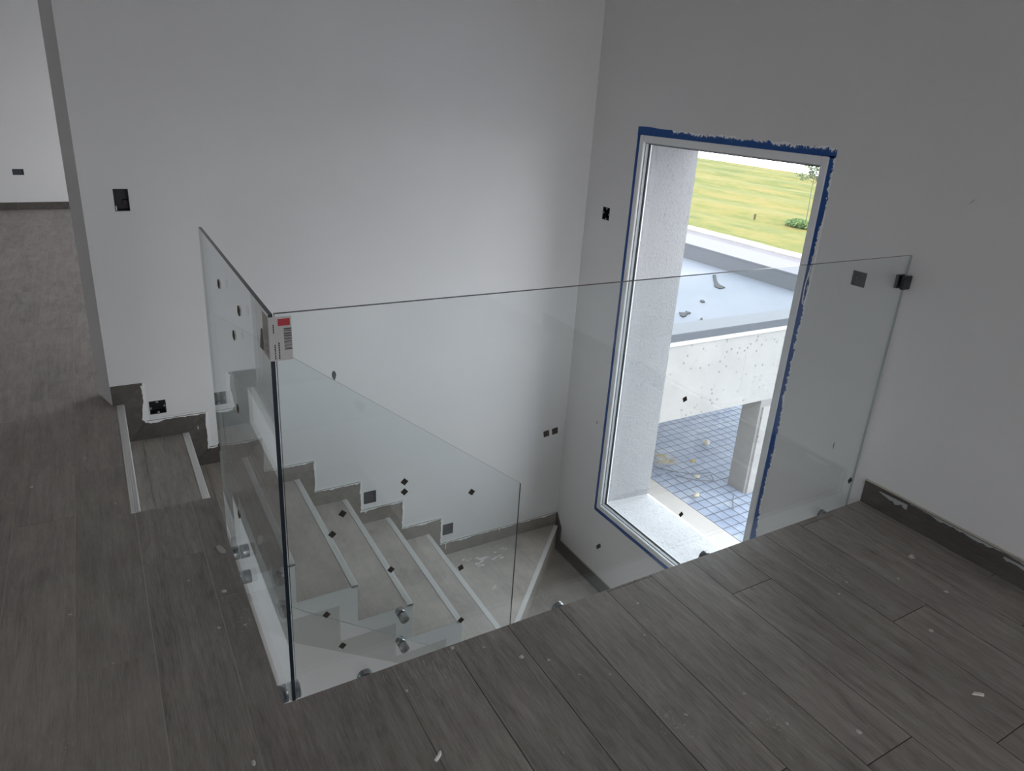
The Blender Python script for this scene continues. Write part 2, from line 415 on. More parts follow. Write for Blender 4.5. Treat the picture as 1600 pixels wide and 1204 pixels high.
# dried plaster spots on the floor
SPOTS = [(-0.101, -0.141, .010), (0.477, -0.012, .008), (0.639, -0.131, .008), (0.702, -0.176, .006), (0.829, -0.298, .004), (0.926, -0.501, .006), (1.096, -0.097, .005),
         (1.123, -0.521, .005), (1.149, -0.645, .006), (2.189, -0.343, .014), (2.203, -0.337, .008), (2.107, -0.518, .009), (1.864, -0.61, .009), (0.184, -0.38, .004), (-0.472, 0.602, .006),
         (0.30, -0.10, .005), (0.56, -0.05, .005), (1.30, -0.75, .010), (1.02, -0.22, .004), (0.75, -0.26, .004), (1.75, -0.36, .006), (1.83, -0.33, .005), (2.02, -0.40, .006), (-0.60, 1.45, .008), (-0.42, 1.62, .006), (-0.75, 1.95, .009), (-0.33, 1.2, .005), (-0.06, 0.52, .009), (-0.10, 0.36, .007), (-0.03, 0.34, .006), (-0.15, 0.62, .005)]
for _ in range(70):
    SPOTS.append((random.uniform(-1.2, 2.3), random.uniform(-0.9, -0.02) , random.uniform(.0010, .0022)))
for _ in range(40):
    SPOTS.append((random.uniform(-1.4, -0.3), random.uniform(0.0, 3.2), random.uniform(.0015, .004)))
bm = bmesh.new()
for x, y, r in SPOTS:
    n = 7 if r < .004 else 11
    e = random.uniform(0.5, 1.0); a0 = random.uniform(0, 6.28)
    rim = []
    for i in range(n):
        a = 2 * math.pi * i / n; rr = r * random.uniform(0.65, 1.1)
        dx, dy = rr * math.cos(a), rr * e * math.sin(a)
        rim.append(bm.verts.new((x + dx * math.cos(a0) - dy * math.sin(a0), y + dx * math.sin(a0) + dy * math.cos(a0), 0.0006)))
    tip = bm.verts.new((x, y, 0.0006 + min(0.002, r * 0.25)))
    for i in range(n): bm.faces.new((rim[i], rim[(i + 1) % n], tip))
fin(bm, 'plaster_spots', simple('dry_plaster_spot', (0.60, 0.585, 0.56), 0.9), fl, 'stuff')
bm = bmesh.new()
for _ in range(120):                               # chalky scratches at the landing edge
    x = random.gauss(0.42, 0.085); y = -abs(random.gauss(0, 0.055)) - 0.004; L = random.uniform(0.008, 0.035); wd = random.uniform(0.0004, 0.0011); sl = random.uniform(-0.25, 0.05)
    bm.faces.new([bm.verts.new(c) for c in ((x, y, .0007), (x + wd, y, .0007), (x + wd * .6 + sl * L, y - L, .0007), (x + sl * L, y - L, .0007))])
for cx_, cy_, n_ in ((1.12, -0.62, 26), (0.885, -0.50, 26), (1.85, -0.28, 22), (-0.03, 0.35, 16), (-0.5, 0.1, 10)):
    for _ in range(n_):
        x = cx_ + random.gauss(0, .022); y = cy_ + random.gauss(0, .030); L = random.uniform(.0012, .0045); wd = random.uniform(.0006, .0014); a_ = random.uniform(0, 3.14)
        bm.faces.new([bm.verts.new((x + u * math.cos(a_) * L - v_ * math.sin(a_) * wd, y + u * math.sin(a_) * L + v_ * math.cos(a_) * wd, .0007)) for u, v_ in ((-1, -1), (1, -.6), (.8, 1), (-.9, .7))])
fin(bm, 'chalk_scuffs', simple('chalk_scuff', (0.50, 0.48, 0.46), 0.95), fl, 'stuff')
def chip(name, x, y, pts, label, h=0.004, col=(0.42, 0.40, 0.37)):
    bm = bmesh.new(); add_prism(bm, [(x + a, y + b) for a, b in pts], 2, 0.0004, h)
    bmesh.ops.bevel(bm, geom=[e for e in bm.edges if all(v.co.z > h - 1e-5 for v in e.verts)], offset=h * 0.4, segments=1, affect='EDGES')
    o = fin(bm, name, simple(name + '_mat', col, 0.9)); tag(o, label, 'debris'); return o
chip('plaster_lump', -0.034, 0.745, [(-.014, .020), (-.002, .030), (.008, .012), (.014, -.012), (.010, -.030), (-.002, -.024), (-.010, -.004)], 'flat grey plaster lump stuck on the floor beside the left glass panel', 0.005, (0.46, 0.43, 0.40))
chip('plaster_flake', 0.290, -0.321, [(-.012, -.006), (-.004, .001), (.008, .006), (.013, .011), (.011, .002), (.001, -.007), (-.008, -.012)], 'curled white flake on the dark floor at the lower middle', 0.006, (0.85, 0.82, 0.78))
chip('plaster_flake', 1.731, -0.829, [(-.020, .010), (-.006, .013), (.010, .002), (.014, -.006), (.004, -.010), (-.004, -.002)], 'pale plaster flake on the dark floor at the lower right', 0.004, (0.72, 0.69, 0.65))

# ------------------------------------------------------------------ lower floor, ground under the house
box('floor_lower', APRON, (-5.6, LB, -4.6, 8.075, GZ - 0.1, GZ), kind='structure')

# ------------------------------------------------------------------ staircase
st = thing('staircase', 'enclosed staircase of dark wood-look treads with pale nosings and white painted side', 'staircase')
# solid body under the treads (stepped top, sloping soffit), white
pts = [(X0, -0.0125)]
body = [(X0 + 0.001, -0.34), (X0 + 0.001, -R - 0.012)]
for k in range(1, 7):
    body += [(nx(k) - 0.012, -k * R - 0.012), (nx(k) - 0.012, -(k + 1) * R - 0.012)]
body += [(nx(6) + 0.01, -7 * R - 0.012), (nx(6) + 0.01, -1.555), (0.279, -0.83)]
def stepped(y0, y1, name, m):
    bm = bmesh.new(); add_prism(bm, body, 1, y0, y1)
    bm.normal_update(); bmesh.ops.triangulate(bm, faces=[f for f in bm.faces if len(f.verts) > 4])
    return fin(bm, name, m, st)
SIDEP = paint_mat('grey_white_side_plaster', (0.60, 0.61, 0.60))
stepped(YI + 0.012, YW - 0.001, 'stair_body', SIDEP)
# white stepped band on the open side, proud of the body
band = [(X0 + 0.001, -0.30), (X0 + 0.001, -R - 0.002)]
for k in range(1, 7): band += [(nx(k) - 0.002, -k * R - 0.002), (nx(k) - 0.002, -(k + 1) * R - 0.002)]
low = []
DB = 0.085
for k in range(6, 0, -1): low += [(nx(k) - DB, -(k + 1) * R - DB), (nx(k) - DB, -k * R - DB)]
bandp = band + [(nx(6) + 0.15, -7 * R - 0.002), (nx(6) + 0.15, -7 * R - DB)] + low
bm = bmesh.new(); add_prism(bm, bandp, 1, YI, YI + 0.013)
bm.normal_update(); bmesh.ops.triangulate(bm, faces=[f for f in bm.faces if len(f.verts) > 4])
fin(bm, 'stringer_band', EDGEW, st)
# risers, treads, nosings
NW = 0.030
for k in range(0, 7):
    z = -k * R
    yin = YI
    box('riser', SKIRTS, (nx(k) - 0.012, nx(k) - 0.001, yin + 0.003, YW - 0.001, -(k + 1) * R, z - 0.012), st)
    bm = bmesh.new()                               # ribbed nosing profile
    y0, y1 = (YI, YW - 0.011)
    n = 4
    prof = [(nx(k) - NW, z - 0.010), (nx(k) - NW, z + 0.0008)]
    for i in range(n):
        a = nx(k) - NW + NW * (i + 0.15) / n; b_ = nx(k) - NW + NW * (i + 0.85) / n
        prof += [(a, z + 0.0022), (b_, z + 0.0022), (b_ + NW * 0.07, z + 0.0008), (b_ + NW * 0.24, z + 0.0008)]
    prof = prof[:-1]
    prof += [(nx(k) + 0.002, z - 0.004), (nx(k) + 0.002, z - 0.014), (nx(k) - 0.001, z - 0.014), (nx(k) - 0.001, z - 0.010)]
    add_prism(bm, prof, 1, y0, y1)
    fin(bm, 'nosing', NOSE, st)
    if k == 0: continue
    m = {1: DUSTT, 2: DUSTT, 3: STAIRT}.get(k, STAIRT)
    xa, xb = nx(k - 1), nx(k) - NW - 0.001
    if k in (1, 2):
        xm = xb - 0.181
        box('tread_tile', m, (xa + 0.001, xm - 0.0015, YI + 0.001, YW - 0.0005, z - 0.011, z), st)
        box('tread_tile', m, (xm + 0.0015, xb, YI + 0.001, YW - 0.0005, z - 0.011, z + 0.0003), st)
        box('tread_grout', GROUT, (xm - 0.0015, xm + 0.0015, YI + 0.001, YW - 0.0005, z - 0.011, z - 0.002), st)
    else:
        box('tread_tile', m, (xa + 0.001, xb, YI + 0.001, YW - 0.0005, z - 0.011, z), st)
# landing (first winder) and the winders beyond
zl = -7 * R
DI = (1.385, 1.165); DO = (LB - 0.001, YW - 0.001)
prism('landing_tile', LANDT, [(nx(6) + 0.001, YI + 0.03), DI, DO, (nx(6) + 0.001, YW - 0.001)], 2, zl - 0.011, zl, st)
prism('landing_body', EDGEW, [(nx(6) + 0.01, YI + 0.013), (DI[0], YI + 0.013), DI, DO, (nx(6) + 0.01, YW - 0.001)], 2, zl - 0.24, zl - 0.012, st)
dv = Vector((DO[0] - DI[0], DO[1] - DI[1])).normalized(); nv = Vector((dv.y, -dv.x))
P0 = Vector(DI) - dv * 0.03; P1 = Vector(DO)
q = [P0, P1, P1 + nv * 0.004, P0 + nv * 0.004]
def strip(name, m, a, b, n0, n1, z0, z1):
    prism(name, m, [tuple(a + nv * n0), tuple(b + nv * n0), tuple(b + nv * n1), tuple(a + nv * n1)], 2, z0, z1, st)
P1s = P1 - dv * 0.035
strip('nosing', NOSE, P0, P1s, -0.004, 0.024, zl - 0.012, zl + 0.0022)
strip('winder_riser', STAIRT, P0, P1s, 0.004, 0.018, zl - R, zl - 0.012)
prism('winder_tile', STAIRT, [(DI[0], YI), DI, DO, (LB - 0.001, YI)], 2, zl - R - 0.012, zl - R, st)
prism('winder_body', EDGEW, [(DI[0], YI), DI, DO, (LB - 0.001, YI)], 2, zl - R - 0.25, zl - R - 0.012, st)
for i in range(1, 7):
    y1_ = YI - (i - 1) * T; zz = zl - R * (i + 1)
    box('tread_tile', STAIRT, (1.37, LB - 0.001, y1_ - T, y1_, zz - 0.011, zz), st)
    box('tread_body', EDGEW, (1.37, LB - 0.001, y1_ - T, y1_, zz - 0.25, zz - 0.012), st)
    box('riser', SKIRTS, (1.37, LB - 0.001, y1_ - 0.001, y1_ + 0.008, zz, zz + R - 0.013), st)
    box('nosing', NOSE, (1.37, LB - 0.001, y1_ - T, y1_ - T + NW, zz, zz + 0.002), st)
# plaster smears on the landing
bm = bmesh.new()
for cx_, cy_, s_ in ((1.70, 1.98, .06), (1.64, 1.93, .05), (1.80, 1.97, .05), (1.88, 2.02, .03), (1.645, 1.70, .03), (1.60, 2.02, .04)):
    for _ in range(7):
        x = cx_ + random.gauss(0, s_ * 0.5); y = cy_ + random.gauss(0, s_ * 0.4); r = random.uniform(.15, .4) * s_
        n = 9; a0 = random.uniform(0, 3.14)
        vs2 = [bm.verts.new((x + r * random.uniform(.5, 1.2) * math.cos(2 * math.pi * i / n), y + .45 * r * random.uniform(.5, 1.2) * math.sin(2 * math.pi * i / n), zl + 0.0008 + random.uniform(0, .0006))) for i in range(n)]
        bm.faces.new(vs2)
fin(bm, 'plaster_smears', simple('dry_plaster_smear', (0.86, 0.84, 0.80), 0.9), st, 'stuff')

# ------------------------------------------------------------------ skirting
def jag_strip(name, parent, a, b, width, nrm, amp=0.5, m=WHITEP, th=0.0012, step=0.012, keep=1.0):
    """smeared paint band from a to b, hanging by width along nrm, ragged on its free edge"""
    a = Vector(a); b = Vector(b); L = (b - a).length; n = max(3, int(L / step)); d = (b - a) / n; nrm = Vector(nrm)
    bm = bmesh.new(); off = Vector(d.cross(nrm)).normalized() * th
    ph = random.uniform(0, 9); w0 = []
    for i in range(n + 1):
        q = 0.5 + 0.5 * math.sin(ph + i * 0.35) * math.sin(ph * 2 + i * 0.11)
        w0.append(width * ((1 - amp) + amp * q * random.uniform(0.3, 1.4)))
    up = [bm.verts.new(a + d * i) for i in range(n + 1)]; lo = [bm.verts.new(a + d * i + nrm * w0[i]) for i in range(n + 1)]
    for i in range(n): bm.faces.new((up[i], up[i + 1], lo[i + 1], lo[i]))
    return fin(bm, name, m, parent)
bb = struct('baseboard_back', 'stepped dark skirting tiles climbing the back wall beside the stairs')
YS = YW - 0.011
yf = YS - 0.0012
# floor-level piece, then for each step a riser piece and a tread piece with mitred joints
prism('skirting_tile', SKIRT, [(-0.300, 0.0), (X0, 0.0), (X0 + SW, SK), (-0.300, SK)], 1, YS, YW - 0.0003, bb)
for k in range(0, 7):
    z = -k * R; x = nx(k); m = SKIRT if k < 2 else SKIRTS
    g = 0.0008
    prism('skirting_tile', m, [(x + 0.001, z - g), (x + SW - g, z + SK - 2 * g), (x + SW - g, z - R + SK + g), (x + 0.001, z - R + g)], 1, YS + 0.0004, YW - 0.0003, bb)
    x2 = nx(k + 1) if k < 6 else LB - 0.0005
    top2 = (x2 + SW if k < 6 else x2, z - R + SK)
    prism('skirting_tile', m, [(x + 0.002, z - R), (x2, z - R), top2, (x + SW + 0.0008, z - R + SK)], 1, YS, YW - 0.0003, bb)
    # white paint left along the top edges
    jag_strip('paint_smear', bb, (x + SW, yf, z + SK - 0.01), (x + SW, yf, z - R + SK), 0.016 if k == 0 else 0.010, (-1, 0, 0), 0.85)
    jag_strip('paint_smear', bb, (x + SW - 0.008, yf, z - R + SK), (top2[0] - 0.002, yf, z - R + SK), 0.013, (0, 0, -1), 0.8)
    box('caulk_line', WHITEP, (x + SW - 0.001, x + SW + 0.010, YW - 0.006, YW - 0.0004, z - R + SK, z + SK), bb)
    box('caulk_line', WHITEP, (x + SW + 0.010, top2[0] - 0.001, YW - 0.006, YW - 0.0004, z - R + SK, z - R + SK + 0.008), bb)
for x, z, h in ((nx(6) + 0.12, zl + SK - 0.004, 0.045), (1.90, zl + SK, 0.028), (nx(4) + 0.11, -5 * R + SK, 0.024), (0.06, -R + SK - 0.07, 0.016)):
    box('paint_drip', WHITEP, (x, x + 0.004, yf - 0.0012, yf, z - h, z), bb)
bw = struct('baseboard_window', 'dark skirting along the window wall at the foot of the stairs')
z2 = zl - R
prism('skirting_tile', SKIRT, [(YW - 0.012, z2), (YW - 0.012, zl + SK + 0.0), (YW - 0.080, zl - R + SK + 0.10), (YW - 0.080, z2)], 0, LB - 0.012, LB - 0.0003, bw)
prism('skirting_tile', SKIRT, [(YW - 0.081, z2), (YW - 0.081, z2 + SK), (YI, z2 + SK), (YI, z2)], 0, LB - 0.012, LB - 0.0003, bw)
box('caulk_line', CREAM, (LB - 0.006, LB - 0.0004, YI, YW - 0.081, z2 + SK, z2 + SK + 0.006), bw)
br = struct('baseboard_right', 'dark skirting board on the right wall at floor level, smeared with white paint')
for a, b_ in ((-1.157, -0.001), (-2.4, -1.159)):
    box('skirting_tile', SKIRT, (LB - 0.011, LB - 0.0003, a, b_, 0.0, SK), br)
box('caulk_line', CREAM, (LB - 0.007, LB - 0.0004, -2.4, -0.001, SK, SK + 0.005), br)
for a, b_, wd in ((-0.07, -0.19, .022), (-0.20, -0.62, .014), (-0.55, -1.1, .022)):
    jag_strip('paint_smear', br, (LB - 0.0121, a, SK - 0.014 if wd > .015 else SK), (LB - 0.0121, b_, SK - 0.010 if wd > .015 else SK), wd, (0, 0, -1), 0.9, m=simple('grey_paint_smear', (0.42, 0.43, 0.45), 0.7))
bf = struct('baseboard_far', 'dark skirting along the far wall of the left room')
xk = -5.6
while xk < LB - 0.1:
    box('skirting_tile', SKIRT, (xk + 0.001, min(xk + 1.157, LB) - 0.001, 8.063, 8.0745, 0.0, 0.082), bf); xk += 1.157

# ------------------------------------------------------------------ electrical boxes set in the walls
def junction(axis, b, label, style):
    """b = u0,u1,v0,v1 on the wall; style deep | blank | ragged"""
    u0, u1, v0, v1 = b
    face, sgn = ((LB, 1) if axis == 0 else (YW, 1)) if style[0] != 'far' else (8.075, 1)
    t = thing('junction_box', label, 'electrical box', 'electrical boxes in the walls')
    def bx(name, m, a0, a1, c0, c1, d0, d1):
        d0, d1 = face + d0, face + d1
        return box(name, m, (d0, d1, a0, a1, c0, c1) if axis == 0 else (a0, a1, d0, d1, c0, c1), t)
    th = 0.003
    dp = 0.045 if style[1] == 'deep' else 0.012
    bx('back_plate', BLACKP if style[1] == 'deep' else SLATE, u0 + th, u1 - th, v0 + th, v1 - th, dp, dp + 0.004)
    bm = bmesh.new()
    for q_ in ((u0, u0 + th, v0, v1), (u1 - th, u1, v0, v1), (u0 + th, u1 - th, v0, v0 + th), (u0 + th, u1 - th, v1 - th, v1)):
        if axis == 0: add_box(bm, face - 0.001, face + dp + 0.003, *q_)
        else: add_box(bm, q_[0], q_[1], face - 0.001, face + dp + 0.003, q_[2], q_[3])
    fin(bm, 'box_shell', BLACKP if style[1] == 'deep' else SLATE, t)
    um, vm = (u0 + u1) / 2, (v0 + v1) / 2
    if style[1] == 'deep':
        lug = simple('plaster_lug', (0.30, 0.31, 0.34), 0.7)
        if style[2]:
            bx('screw_lug', lug, um - 0.006, um + 0.005, v1 - 0.012, v1 - 0.003, 0.0, 0.004)
            bx('screw_lug', lug, um - 0.005, um + 0.006, v0 + 0.003, v0 + 0.011, 0.0, 0.004)
            bx('screw_lug', lug, u0 + 0.003, u0 + 0.010, vm - 0.008, vm + 0.002, 0.0, 0.004)
            bx('screw_lug', lug, u1 - 0.010, u1 - 0.003, vm - 0.002, vm + 0.008, 0.0, 0.004)
        else:
            bx('knockout', simple('brown_conduit', (0.035, 0.024, 0.024), 0.6), um + 0.004, u1 - 0.006, v0 + 0.02, v0 + 0.045, 0.02, 0.044)
            bx('plaster_rim', WALL, u0 - 0.001, u0 + 0.008, v0 - 0.001, v0 + 0.022, 0.0, 0.01)
    else:
        bx('cover_tab', simple('pale_tab', (0.16, 0.17, 0.19), 0.6), um + 0.012, um + 0.019, vm - 0.004, vm + 0.006, 0.006, 0.012)
    return t
junction(1, BOX_A, 'tall black open box in the back wall above the top step', ('in', 'deep', False))
junction(1, BOX_B, 'square black box with pale screw lugs low on the wall beside the top step', ('in', 'deep', True))
junction(1, BOX_C, 'slate grey box above the stepped skirting halfway down the stairs', ('in', 'blank'))
junction(1, BOX_D, 'slate grey box above the skirting next to the last straight step', ('in', 'blank'))
je = junction(0, BOX_E, 'ragged dark box left of the blue-taped window', ('in', 'deep', True))
junction(0, BOX_F, 'dark square box on the right wall behind the top of the glass panel', ('in', 'blank'))
junction(1, BOX_G, 'small dark box on the far wall of the left room', ('far', 'blank'))

# ------------------------------------------------------------------ window
wn = struct('window_1', 'tall narrow fixed window in a pale aluminium frame')
FW = 0.036
def frame_bar(y0, y1, z0, z1):
    bm = bmesh.new(); add_box(bm, LB - 0.006, LB + 0.060, y0, y1, z0, z1)
    bmesh.ops.bevel(bm, geom=bm.edges[:], offset=0.003, segments=2, affect='EDGES')
    fin(bm, 'window_frame', FRAME, wn)
frame_bar(WY0, WY0 + FW, WZ0, WZ1); frame_bar(WY1 - FW, WY1, WZ0, WZ1)
frame_bar(WY0 + FW, WY1 - FW, WZ0, WZ0 + FW); frame_bar(WY0 + FW, WY1 - FW, WZ1 - FW, WZ1)
iy0, iy1, iz0, iz1 = WY0 + FW, WY1 - FW, WZ0 + FW, WZ1 - FW
bead = 0.010
for nm, m_, x0_, x1_, q_ in (('glazing_bead', simple('grey_bead', (0.42, 0.44, 0.46), 0.4), LB + 0.010, LB + 0.030, 0.006), ('gasket', GASK, LB + 0.030, LB + 0.040, 0.011)):
    for b_ in ((iy0, iy0 + q_, iz0, iz1), (iy1 - q_, iy1, iz0, iz1), (iy0 + q_, iy1 - q_, iz0, iz0 + q_), (iy0 + q_, iy1 - q_, iz1 - q_, iz1)):
        box(nm, m_, (x0_, x1_, *b_), wn)
box('window_pane', WGLASS, (LB + 0.040, LB + 0.046, iy0, iy1, iz0, iz1), wn)
# outside reveal
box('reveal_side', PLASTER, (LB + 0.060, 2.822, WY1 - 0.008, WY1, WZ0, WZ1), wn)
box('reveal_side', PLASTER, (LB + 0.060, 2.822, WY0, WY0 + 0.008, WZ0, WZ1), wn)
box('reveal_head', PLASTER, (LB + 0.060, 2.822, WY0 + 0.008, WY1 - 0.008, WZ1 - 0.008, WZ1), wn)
prism('window_sill', SILLM, [(LB + 0.060, WZ0), (2.80, WZ0), (2.80, WZ0 + 0.003), (LB + 0.060, WZ0 + 0.026)], 1, WY0 + 0.008, WY1 - 0.008, wn)
# blue masking tape round the frame
tp = thing('masking_tape', 'blue masking tape stuck round the window frame, its edge smeared with white paint', 'tape')
def tape(a, b, outw, wid, smear=(0, 1), ragged=1.0):
    """strip on the wall from a to b (y,z); outw = unit direction away from the frame; wid = width"""
    n = 90; bm = bmesh.new(); lay = bm.verts.layers.float.new('edge')
    a = Vector(a); b = Vector(b); o = Vector(outw); row = []
    for i in range(n + 1):
        f = i / n; c = a.lerp(b, f)
        sm = 1.0 if smear[0] <= f <= smear[1] else 0.0
        wv = wid * (1 + 0.06 * math.sin(i * 0.31) * ragged) - (random.uniform(0, 0.22) * wid * ragged * sm)
        vs3 = []
        for q_ in (0.0, 0.5, 1.0):
            p2 = c + o * (wv * q_); v = bm.verts.new((LB - 0.0008, p2.x, p2.y)); v[lay] = (q_ * 1.25 - 0.25) * (1 if sm else -0.6) - 0.08; vs3.append(v)
        row.append(vs3)
    for r0, r1 in zip(row, row[1:]):
        for i in range(2): bm.faces.new((r0[i], r0[i + 1], r1[i + 1], r1[i]))
    return fin(bm, 'tape_strip', TAPE, tp)
TW = 0.036
tape((WY1 + 0.028, WZ1 - 0.002), (WY0 - 0.028, WZ1 - 0.002), (0, 1), 0.044, (0.22, 1))
tape((WY1 - 0.002, WZ1 + 0.004), (WY1 - 0.002, WZ0 - 0.02), (1, 0), 0.027, (0.5, 0.5), 0.5)
tape((WY0 + 0.002, WZ1 + 0.004), (WY0 + 0.002, WZ0 - 0.02), (-1, 0), TW, (0.0, 1))
tape((WY1 + 0.020, WZ0 + 0.002), (WY0 - 0.02, WZ0 + 0.002), (0, -1), 0.030, (0.5, 0.5), 0.5)
def paint_blob(pts):
    bm = bmesh.new(); bm.faces.new([bm.verts.new((LB - 0.0016, y, z)) for y, z in pts]); fin(bm, 'paint_smear', WHITEP, tp)
def scribble(pts, r=0.0022):
    bm = bmesh.new(); add_tube(bm, [(LB - 0.0022, y, z) for y, z in pts], r, 5); fin(bm, 'paint_smear', WHITEP, tp)
scribble([(0.462, 1.13), (0.466, 1.02), (0.474, 0.90), (0.484, 0.80), (0.481, 0.73), (0.470, 0.72), (0.463, 0.80), (0.4605, 0.95), (0.462, 1.13)])
scribble([(0.460, 0.02), (0.459, -0.12), (0.462, -0.20)], 0.0022)
for _ in range(46):
    z = random.uniform(0.72, 0.95); y = random.uniform(0.463, 0.482)
    s_ = random.uniform(.001, .004); paint_blob([(y - s_ * .6, z - s_), (y + s_ * .6, z - s_ * .3), (y + s_ * .2, z + s_ * 1.4), (y - s_ * .5, z + s_)])

# ------------------------------------------------------------------ glass balustrade
def pane(parent, pts, axis, a, b, pale_end=None):
    """glass sheet: outline in the plane, thickness a..b along axis; big faces glass, rim dark edge"""
    bm = bmesh.new(); add_prism(bm, pts, axis, a, b)
    bmesh.ops.recalc_face_normals(bm, faces=bm.faces[:]); bm.normal_update()
    for f in bm.faces:
        f.material_index = 0 if abs(f.normal[axis]) > 0.9 else 2 if (pale_end and f.normal[pale_end[0]] * pale_end[1] > 0.5) else 1
    return fin(bm, 'glass_sheet', [GLASS, GEDGE, GEDGEL], parent)
def pin(parent, c, d, gap, r=0.022, cap=0.022):
    """steel standoff from the slab face at c along d: barrel, washer gap, cap beyond the glass"""
    bm = bmesh.new()
    add_lathe(bm, [(r * 0.92, 0), (r, 0.002), (r, gap - 0.002), (r * 0.92, gap - 0.001)], c, d, 24)
    o = fin(bm, 'standoff', STEEL, parent)
    for p_ in o.data.polygons: p_.use_smooth = len(p_.vertices) == 4
    c2 = Vector(c) + Vector(d) * (gap + GT + 0.001)
    bm = bmesh.new(); add_lathe(bm, [(r * 0.9, 0), (r, 0.001), (r, cap * 0.55), (r * 0.93, cap * 0.60), (r * 0.93, cap * 0.68), (r, cap * 0.73), (r, cap * 0.92), (r * 0.88, cap), (r * 0.45, cap), (r * 0.4, cap - 0.003)], c2, d, 24)
    fin(bm, 'standoff_cap', STEEL, o)
def pad(parent, c, axis, s, m, rot=45, elong=1.0, th=0.003):
    bm = bmesh.new(); a = math.radians(rot); pts2 = []
    for u, v in ((-1, -1), (1, -1), (1, 1), (-1, 1)):
        u *= s / 2 * elong; v *= s / 2
        pts2.append((u * math.cos(a) - v * math.sin(a), u * math.sin(a) + v * math.cos(a)))
    if axis == 1: add_prism(bm, [(c[0] + u, c[2] + v) for u, v in pts2], 1, c[1] - th, c[1])
    else: add_prism(bm, [(c[1] + u, c[2] + v) for u, v in pts2], 0, c[0] - th, c[0])
    return fin(bm, 'cork_pad', m, parent)

# front panel: across the landing edge
gf = thing('glass_balustrade', 'wide frameless glass panel along the landing edge, corner sticker to right wall', 'balustrade')
pane(gf, [(GX + 0.0035, -0.26), (2.372, -0.26), (2.372, GLT), (GX + 0.0035, GLT)], 1, GY, GY + GT, (0, 1))
for x in (0.242, 0.905, 1.565, 2.243):
    for z in (-0.075, -0.185): pin(gf, (x, 0.0, z), (0, 1, 0), GY - 0.001)
for x, z, rot in ((0.154, 0.445, 40), (0.182, 0.498, 48), (0.310, 0.288, 42), (0.522, 0.226, 20), (0.530, 0.036, 40), (0.172, 0.085, 45), (0.132, 0.203, 40),
                  (1.024, 0.148, 15), (1.378, 0.174, 35), (1.308, 0.624, 20), (0.546, 0.470, 50), (0.347, 0.550, 45), (0.347, 0.520, 40)):
    pad(gf, (x, GY - 0.0003, z), 1, 0.0145, PAD, rot)  # doubled marks include reflections of pads, built as solid pads
for x, z, s_ in ((0.780, 0.604, 0.017), (0.809, 0.607, 0.018)): pad(gf, (x, GY - 0.0003, z), 1, s_, PAD, 8)
pad(gf, (2.342, GY - 0.0003, 0.080), 1, 0.020, PAD, 30)
# wrapped delivery sticker at the corner
sk = box('sticker', STICK, (GX - 0.0100, 0.080, GY - 0.0012, GY - 0.0004, 0.926, 1.027), gf)
y = GY - 0.0016
def ink(name, m, x0_, x1_, z0_, z1_): box(name, m, (x0_, x1_, y - 0.0002, y + 0.0005, z0_, z1_), sk)
ink('red_patch', REDP, 0.051, 0.077, 1.006, 1.022)
zb = 1.000
while zb > 0.951:
    hh = random.choice((0.0008, 0.0012, 0.0020)); ink('barcode_bar', INK, 0.0628, 0.0795, zb - hh, zb); zb -= hh + random.choice((0.0010, 0.0014, 0.0020))
for xs, z0_, z1_ in ((0.0400, 0.990, 1.010), (0.0500, 0.930, 0.968), (0.0415, 0.930, 0.964)):
    zz = z0_
    while zz < z1_:
        h2 = random.uniform(0.002, 0.005); ink('text_line', INK, xs, xs + 0.0026, zz, min(zz + h2, z1_)); zz += h2 + 0.0012
# left panel: along the short landing edge
gl_ = thing('glass_balustrade', 'narrower frameless glass panel running away from the corner on the left, brown pads on it', 'balustrade')
pane(gl_, [(GY + 0.001, -0.26), (1.090, -0.26), (1.090, GLT), (GY + 0.001, GLT)], 0, GX - 0.0050 - 0.005, GX - 0.0050 + 0.005 - 0.0005, (1, 1))
for yy in (0.10, 0.80):
    for z in (-0.065, -0.175): pin(gl_, (0.0, yy, z), (1, 0, 0), GX - 0.0110, 0.024)
for yy, z in ((0.722, 0.931), (0.405, 0.939), (0.518, 0.836), (0.554, 0.598), (1.080, 0.217), (0.719, 0.140)):
    pad(gl_, (GX - 0.0103, yy, z), 0, 0.020, PADB, 20, 1.0)
sk2 = box('sticker', STICKC, (GX - 0.0112, GX - 0.0103, GY - 0.001, 0.105, 0.928, 1.027), gl_)
for yy in (0.056, 0.064, 0.073, 0.085):
    zz = 0.94
    while zz < 1.005:
        h2 = random.uniform(.003, .008)
        box('text_line', simple('faded_ink', (0.34, 0.33, 0.31), 0.6), (GX - 0.0116, GX - 0.0111, yy, yy + 0.003, zz, zz + h2), sk2); zz += h2 + random.uniform(.002, .009)
pts3 = [(0.150, 0.925), (0.128, 0.978), (0.112, 0.982), (0.104, 0.952), (0.108, 0.930)]
bm = bmesh.new(); add_prism(bm, pts3, 0, GX - 0.0114, GX - 0.0104); fin(bm, 'torn_label', simple('torn_grey_label', (0.26, 0.25, 0.235), 0.8), gl_)
# stair panel: sloped top, pinned to the stair side
gs = thing('glass_balustrade', 'sloping-top glass panel pinned to the white stair side', 'balustrade')
YG = YI - 0.040
pane(gs, [(0.052, -0.42), (0.30, -0.62), (1.362, -1.38), (1.362, -0.247), (0.052, 0.737)], 1, YG - 0.005, YG + 0.005, (2, -1))
for x, z in ((0.757, -0.815), (0.759, -0.99), (0.210, -0.415), (0.222, -0.585), (1.27, -1.21), (1.27, -1.33)):
    pin(gs, (x, YI, z), (0, -1, 0), YI - YG - 0.006, 0.022, 0.030)
